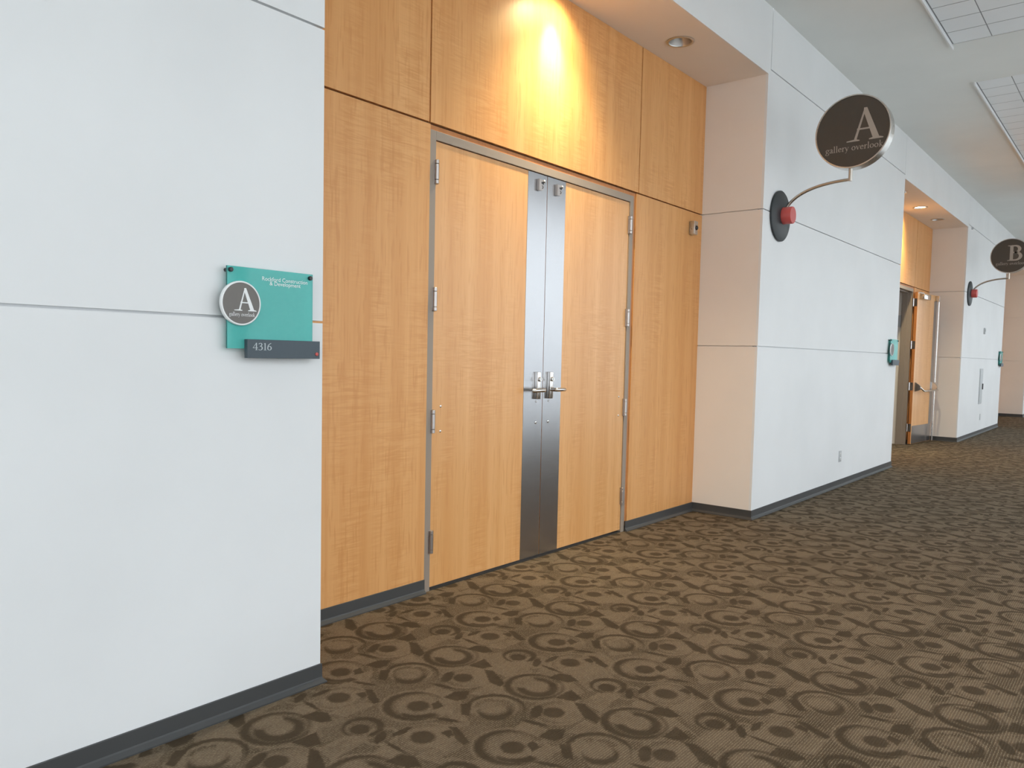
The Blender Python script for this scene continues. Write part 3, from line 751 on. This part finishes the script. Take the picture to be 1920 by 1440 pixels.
# ------------------------------------------------------------------ room plaques
def plaque(dx, label, full):
    root = empty('room_sign', (1.615+dx, 0, 1.30), label, 'sign', 'teal room plaques beside the doors')
    X = lambda v: v+dx
    y0, y1 = -.030, -.022
    b = BM(); box(b, X(1.441), X(1.792), y0, y1, 1.314, 1.596)
    for f in b.faces:
        if abs(f.normal.y) < .5 and abs(f.calc_center_median().y-(y0+y1)/2) < .002: f.material_index = 1
    gl = obj('glass_panel', b, [M['teal'], M['glassedge']], root, label='teal glass panel')
    for px, pz in ((1.452, 1.583), (1.778, 1.581)):
        b = BM(); lathe(b, (X(px), 0, pz), (0, -1, 0), [(0, .0065), (.021, .0065), (.0215, .0065)], 20); S_ = obj('standoff', b, M['black'], root, smooth=40)
        b = BM(); lathe(b, (X(px), -.030, pz), (0, -1, 0), [(0, .008), (.008, .008), (.010, .006), (.010, 0)], 24); obj('pin', b, M['black'], S_, smooth=40)
    c = (X(1.488), 1.470); R = .0765
    b = BM(); lathe(b, (c[0], -.0215, c[1]), (0, -1, 0), [(.009, .060), (.009, R), (.019, R), (.021, R-.002), (.021, R-.0055), (.0195, R-.006)], 72, cap0=False, cap1=False)
    dsc = obj('disc', b, M['whitetxt'], root, smooth=40, label='white ringed grey disc')
    b = BM(); lathe(b, (c[0], -.0215, c[1]), (0, -1, 0), [(.0085, R-.006), (.0200, R-.0055), (.0200, 0)], 72)
    obj('disc_face', b, M['greydisc'], dsc)
    b = BM(); box(b, X(1.506), X(1.812), -.050, -.0305, 1.281, 1.3465, bev=.0012); npl = obj('number_plate', b, M['slate'], root, label='slate grey number plate')
    b = BM(); lathe(b, (X(1.797), -.050, 1.2985), (0, -1, 0), [(0, .0065), (.003, .0065), (.0045, .004), (.0045, 0)], 24); obj('button', b, M['red'], npl, smooth=40)
    if full:
        b = BM(); yf = -.0215-.0201
        text_bm(b, 'A', lambda a, d_, d: Vector((1.4605+a, yf-d, 1.4440+d_)), .079, width=.086)
        text_bm(b, 'gallery overlook', lambda a, d_, d: Vector((1.4415+a, yf-d, 1.4252+d_)), .0085, track=.03, width=.099)
        obj('lettering', b, M['whitetxt'], dsc)
        b = BM(); text_bm(b, '4316', lambda a, d_, d: Vector((1.526+a, -.050-d, 1.3095+d_)), .0175, width=.078)
        obj('numerals', b, M['paletxt'], npl)
        b = font_mesh('Rockford Construction\n& Development', .0205, lambda a, c_, d: Vector((1.672+a, y0-d, 1.5565+c_)), 'CENTER', .72)
        obj('lettering', b, M['whitetxt'], gl)
plaque(0.0, 'teal glass room sign with a round A badge on the left white wall', True)
plaque(X2-X0, 'teal room sign seen edge-on beside the open door', False)
plaque(X4-X0, 'small teal room sign seen edge-on under the B sign', False)

# ------------------------------------------------------------------ recessed lamps in the soffits
def downlight(x, y, lit, label):
    root = empty('downlight', (x, y, ZS), label, 'downlight', 'recessed downlights in the recess soffits')
    z = ZS-.001
    b = BM(); lathe(b, (x, y, z), (0, 0, -1), [(0, .100), (.003, .100), (.006, .094), (.006, .082), (.003, .080), (0, .079)], 56, cap0=False, cap1=False)
    obj('trim_ring', b, M['rim'], root, smooth=40)
    # the reflector is a shallow dish held just under the board
    b = BM(); lathe(b, (x, y, z), (0, 0, 1), [(-.003, .081), (.015, .076), (.05, .062), (.075, .045)], 56, cap0=False, cap1=False)
    obj('reflector', b, M['dish'], root, smooth=60)
    b = BM(); lathe(b, (x, y, z+.012 if lit else z+.070), (0, 0, -1), [(0, .074), (.004, .072), (.010, .052), (.013, 0)] if lit else [(0, .046), (.004, .044), (.012, .030), (.015, 0)], 40)
    obj('lamp', b, M['bulb_on'] if lit else M['bulb_off'], root, smooth=60)
    return root
LAMPS = []
for x, y, lit, lab in ((3.985, .262, True, 'lit downlight in the soffit right above the closed doors'), (5.168, .262, False, 'unlit round downlight in the soffit above the closed doors'),
                       (12.655, .262, True, 'glowing downlight in the soffit above the open door'), (13.85, .262, False, 'unlit downlight in the soffit above the open door')):
    downlight(x, y, lit, lab)
    if lit: LAMPS.append((x, y))
# cut the round openings for the lamps out of the soffit boards
for o in list(bpy.data.objects):
    if not o.name.startswith('ceiling_soffit'): continue
    xs_ = [v.co.x for v in o.data.vertices]; x0, x1 = min(xs_), max(xs_)
    hs = [x for x in (3.985, 5.168, 12.655, 13.85) if x0 < x < x1]
    if not hs: continue
    bm = BM(); ya_, yb2 = 0.014, YB+.06
    cuts = [x0] + sum([[h-.12, h+.12] for h in hs], []) + [x1]
    for i in range(0, len(cuts), 2): box(bm, cuts[i], cuts[i+1], ya_, yb2, ZS, ZS+.02)
    for h in hs:
        n = 48; inn, out = [], []
        for k in range(n):
            a = 2*PI*(k+.5)/n; ca, sa = math.cos(a), math.sin(a)
            tx = .12/abs(ca) if abs(ca) > 1e-9 else 1e9
            ty = ((yb2-.262) if sa > 0 else (.262-ya_))/abs(sa) if abs(sa) > 1e-9 else 1e9
            q = min(tx, ty); out.append((h+ca*q, .262+sa*q)); inn.append((h+ca*.082, .262+sa*.082))
        for z in (ZS, ZS+.02):
            I = [bm.verts.new((a, b, z)) for a, b in inn]; O = [bm.verts.new((a, b, z)) for a, b in out]
            for k in range(n): bm.faces.new([I[k], I[(k+1) % n], O[(k+1) % n], O[k]])
            for cx_, cy_ in ((h-.12, ya_), (h+.12, ya_), (h+.12, yb2), (h-.12, yb2)):
                best = sorted(range(n), key=lambda k: (out[k][0]-cx_)**2 + (out[k][1]-cy_)**2)
                k = best[0]; cand = [(k+1) % n, (k-1) % n]
                for k2 in cand:
                    if abs(out[k][0]-out[k2][0]) > 1e-6 and abs(out[k][1]-out[k2][1]) > 1e-6:
                        c_ = bm.verts.new((cx_, cy_, z)); bm.faces.new([O[k], O[k2], c_]); break
    bmesh.ops.recalc_face_normals(bm, faces=bm.faces)
    bm.to_mesh(o.data); bm.free()

# ------------------------------------------------------------------ small fittings
def outlet(x, z, lab):
    root = empty('power_outlet', (x, 0, z), lab, 'outlet', 'wall outlets above the baseboard')
    b = BM(); box(b, x-.036, x+.036, -.007, 0, z-.058, z+.058, bev=.002); obj('cover_plate', b, M['greyplastic'], root, smooth=30)
    for dz in (.022, -.022):
        b = BM(); lathe(b, (x, -.007, z+dz), (0, -1, 0), [(0, .0165), (.0025, .0165), (.003, .0155), (.003, 0)], 24); s = obj('socket', b, M['whiteplastic'], root, smooth=40)
        b = BM()
        for q in (-.006, .006): box(b, x+q-.001, x+q+.001, -.0106, -.0098, z+dz-.004, z+dz+.006)
        lathe(b, (x, -.0098, z+dz-.009), (0, -1, 0), [(0, .002), (.0006, .002)], 10); obj('slot', b, M['black'], s)
outlet(8.472, .322, 'small power outlet low on the white wall under the A sign')
outlet(17.04, .322, 'small power outlet low on the white wall beyond the open door')

root = empty('motion_detector', (5.955, YP, 2.385), 'small grey sensor box with a dark lens high on the wood panel', 'sensor')
b = BM(); box(b, 5.925, 5.985, YP-.050, YP, 2.330, 2.440, bev=.004); obj('housing', b, M['rim'], root, smooth=30)
b = BM(); lathe(b, (5.957, YP-.050, 2.385), (0, -1, 0), [(0, .019), (.004, .019), (.012, .012), (.014, 0)], 28); obj('lens', b, M['black'], root, smooth=50)

root = empty('wall_cabinet', (16.92, 0, .90), 'narrow light grey wall cabinet with a black pull, under the B sign', 'cabinet')
b = BM(); box(b, 16.76, 17.08, -.008, 0, .573, 1.235, bev=.002); obj('body', b, M['greyplastic'], root)
b = BM(); box(b, 16.785, 17.055, -.014, -.008, .60, 1.21, bev=.002); dr = obj('door', b, M['cabinet'], root)
b = BM(); box(b, 17.015, 17.045, -.030, -.014, .845, .955, bev=.004); obj('pull', b, M['black'], dr)
root = empty('thermostat', (16.965, 0, 1.94), 'small grey thermostat on the white wall under the B sign', 'thermostat')
b = BM(); box(b, 16.93, 17.00, -.024, 0, 1.882, 1.998, bev=.005); obj('housing', b, M['greyplastic'], root, smooth=30)
b = BM(); box(b, 16.945, 16.985, -.0246, -.024, 1.93, 1.975); obj('display', b, M['slate'], root)
b = BM(); lathe(b, (15.15, 0, 3.597), (0, -1, 0), [(0, .022), (.012, .022), (.030, .012), (.034, .010), (.034, 0)], 24)
obj('wall_sensor', b, M['greyplastic'], smooth=40, label='tiny round sensor high on the corner of the wall above the B sign', cat='sensor')
b = BM(); lathe(b, (11.35, .17, ZS), (0, 0, -1), [(0, .028), (.004, .028), (.006, .012), (.030, .010), (.032, .022), (.035, .022), (.035, 0)], 24)
obj('sprinkler_head', b, M['rim'], smooth=40, label='small sprinkler head under the soffit above the open door', cat='sprinkler')

# ------------------------------------------------------------------ light
w = bpy.data.worlds.new('overcast sky'); scn.world = w; w.use_nodes = True
nt = w.node_tree; nt.nodes.clear()
out = nt.nodes.new('ShaderNodeOutputWorld'); bg = nt.nodes.new('ShaderNodeBackground')
tc = nt.nodes.new('ShaderNodeTexCoord'); sp = nt.nodes.new('ShaderNodeSeparateXYZ'); cr = nt.nodes.new('ShaderNodeValToRGB')
nt.links.new(tc.outputs['Generated'], sp.inputs[0])
mr = nt.nodes.new('ShaderNodeMapRange'); mr.inputs[1].default_value = -0.2; mr.inputs[2].default_value = 0.9
nt.links.new(sp.outputs[2], mr.inputs[0]); nt.links.new(mr.outputs[0], cr.inputs[0])
cr.color_ramp.elements[0].position = 0.10; cr.color_ramp.elements[0].color = (0.60, 0.63, 0.66, 1)
cr.color_ramp.elements[1].position = 0.24; cr.color_ramp.elements[1].color = (0.95, 0.98, 1.0, 1)
e = cr.color_ramp.elements.new(1.0); e.color = (0.90, 0.95, 1.0, 1)
nt.links.new(cr.outputs[0], bg.inputs[0]); bg.inputs[1].default_value = 2.75; nt.links.new(bg.outputs[0], out.inputs[0])

def area(name, loc, rot, sx, sy, power=0, col=(1, 1, 1), portal=False):
    L = bpy.data.lights.new(name, 'AREA'); L.shape = 'RECTANGLE'; L.size = sx; L.size_y = sy; L.energy = power; L.color = col
    o = bpy.data.objects.new(name, L); COL.objects.link(o); o.location = loc; o.rotation_euler = rot
    if portal: L.cycles.is_portal = True
    return o
area('window_portal', ((XL+XR)/2, YW-.16, 2.0), (PI/2, 0, 0), XR-XL, 3.9, portal=True)
def spot(x, y, e, size, tilt, blend, r, col):
    L = bpy.data.lights.new('downlight_beam', 'SPOT'); L.energy = e; L.color = col; L.spot_size = math.radians(size); L.spot_blend = blend; L.shadow_soft_size = r
    o = bpy.data.objects.new('downlight_beam', L); COL.objects.link(o); o.location = (x, y, ZS-.004); o.rotation_euler = (math.radians(tilt), 0, 0)
area('window_portal', (XL-.16, (YW-.1)/2, 2.0), (PI/2, 0, -PI/2), -YW-.1, 3.9, portal=True)
for x, y in LAMPS:
    spot(x, y, 225, 37, 38, 1.0, .035, (1.0, 0.85, 0.48))        # the lamp is aimed a little at the wood
    spot(x, y, 88, 120, 30, 1.0, .05, (1.0, 0.84, 0.44))        # softer halo of the same lamp
    spot(x, y, 330, 112, -8, 1.0, .05, (1.0, 0.83, 0.56))       # its wide spill down to the carpet

# ------------------------------------------------------------------ camera (solved from the photograph's straight lines)
f, yaw, pit, rol = 1457.36955, .878431590, -.0596149554, .0211922265
cx, cy = 949.382, 751.695
fwd = Vector((math.sin(yaw)*math.cos(pit), math.cos(yaw)*math.cos(pit), math.sin(pit)))
rt = Vector((math.cos(yaw), -math.sin(yaw), 0)); up = rt.cross(fwd)
r_ = rt*math.cos(rol) + up*math.sin(rol); u_ = up*math.cos(rol) - rt*math.sin(rol)
cam = bpy.data.cameras.new('camera'); co = bpy.data.objects.new('camera', cam); COL.objects.link(co)
m3 = Matrix((r_, u_, -fwd)).transposed()
co.matrix_world = Matrix.Translation((0, -2.47261681, 1.3125)) @ m3.to_4x4()
cam.sensor_fit = 'HORIZONTAL'; cam.sensor_width = 36.0; cam.lens = f/1920*36
cam.shift_x = (960-cx)/1920; cam.shift_y = (cy-720)/1920
cam.clip_start = 0.05; cam.clip_end = 300
scn.camera = co

scn.view_settings.view_transform = 'Standard'; scn.view_settings.look = 'None'
scn.view_settings.gamma = 1.0; scn.view_settings.use_curve_mapping = False
scn.view_settings.exposure = -0.05
scn.cycles.use_denoising = True
scn.cycles.use_adaptive_sampling = True; scn.cycles.adaptive_threshold = 0.07; scn.cycles.adaptive_min_samples = 18
scn.cycles.max_bounces = 8; scn.cycles.diffuse_bounces = 5; scn.cycles.glossy_bounces = 3; scn.cycles.transparent_max_bounces = 12
scn.cycles.caustics_reflective = False; scn.cycles.caustics_refractive = False
scn.cycles.sample_clamp_indirect = 6.0
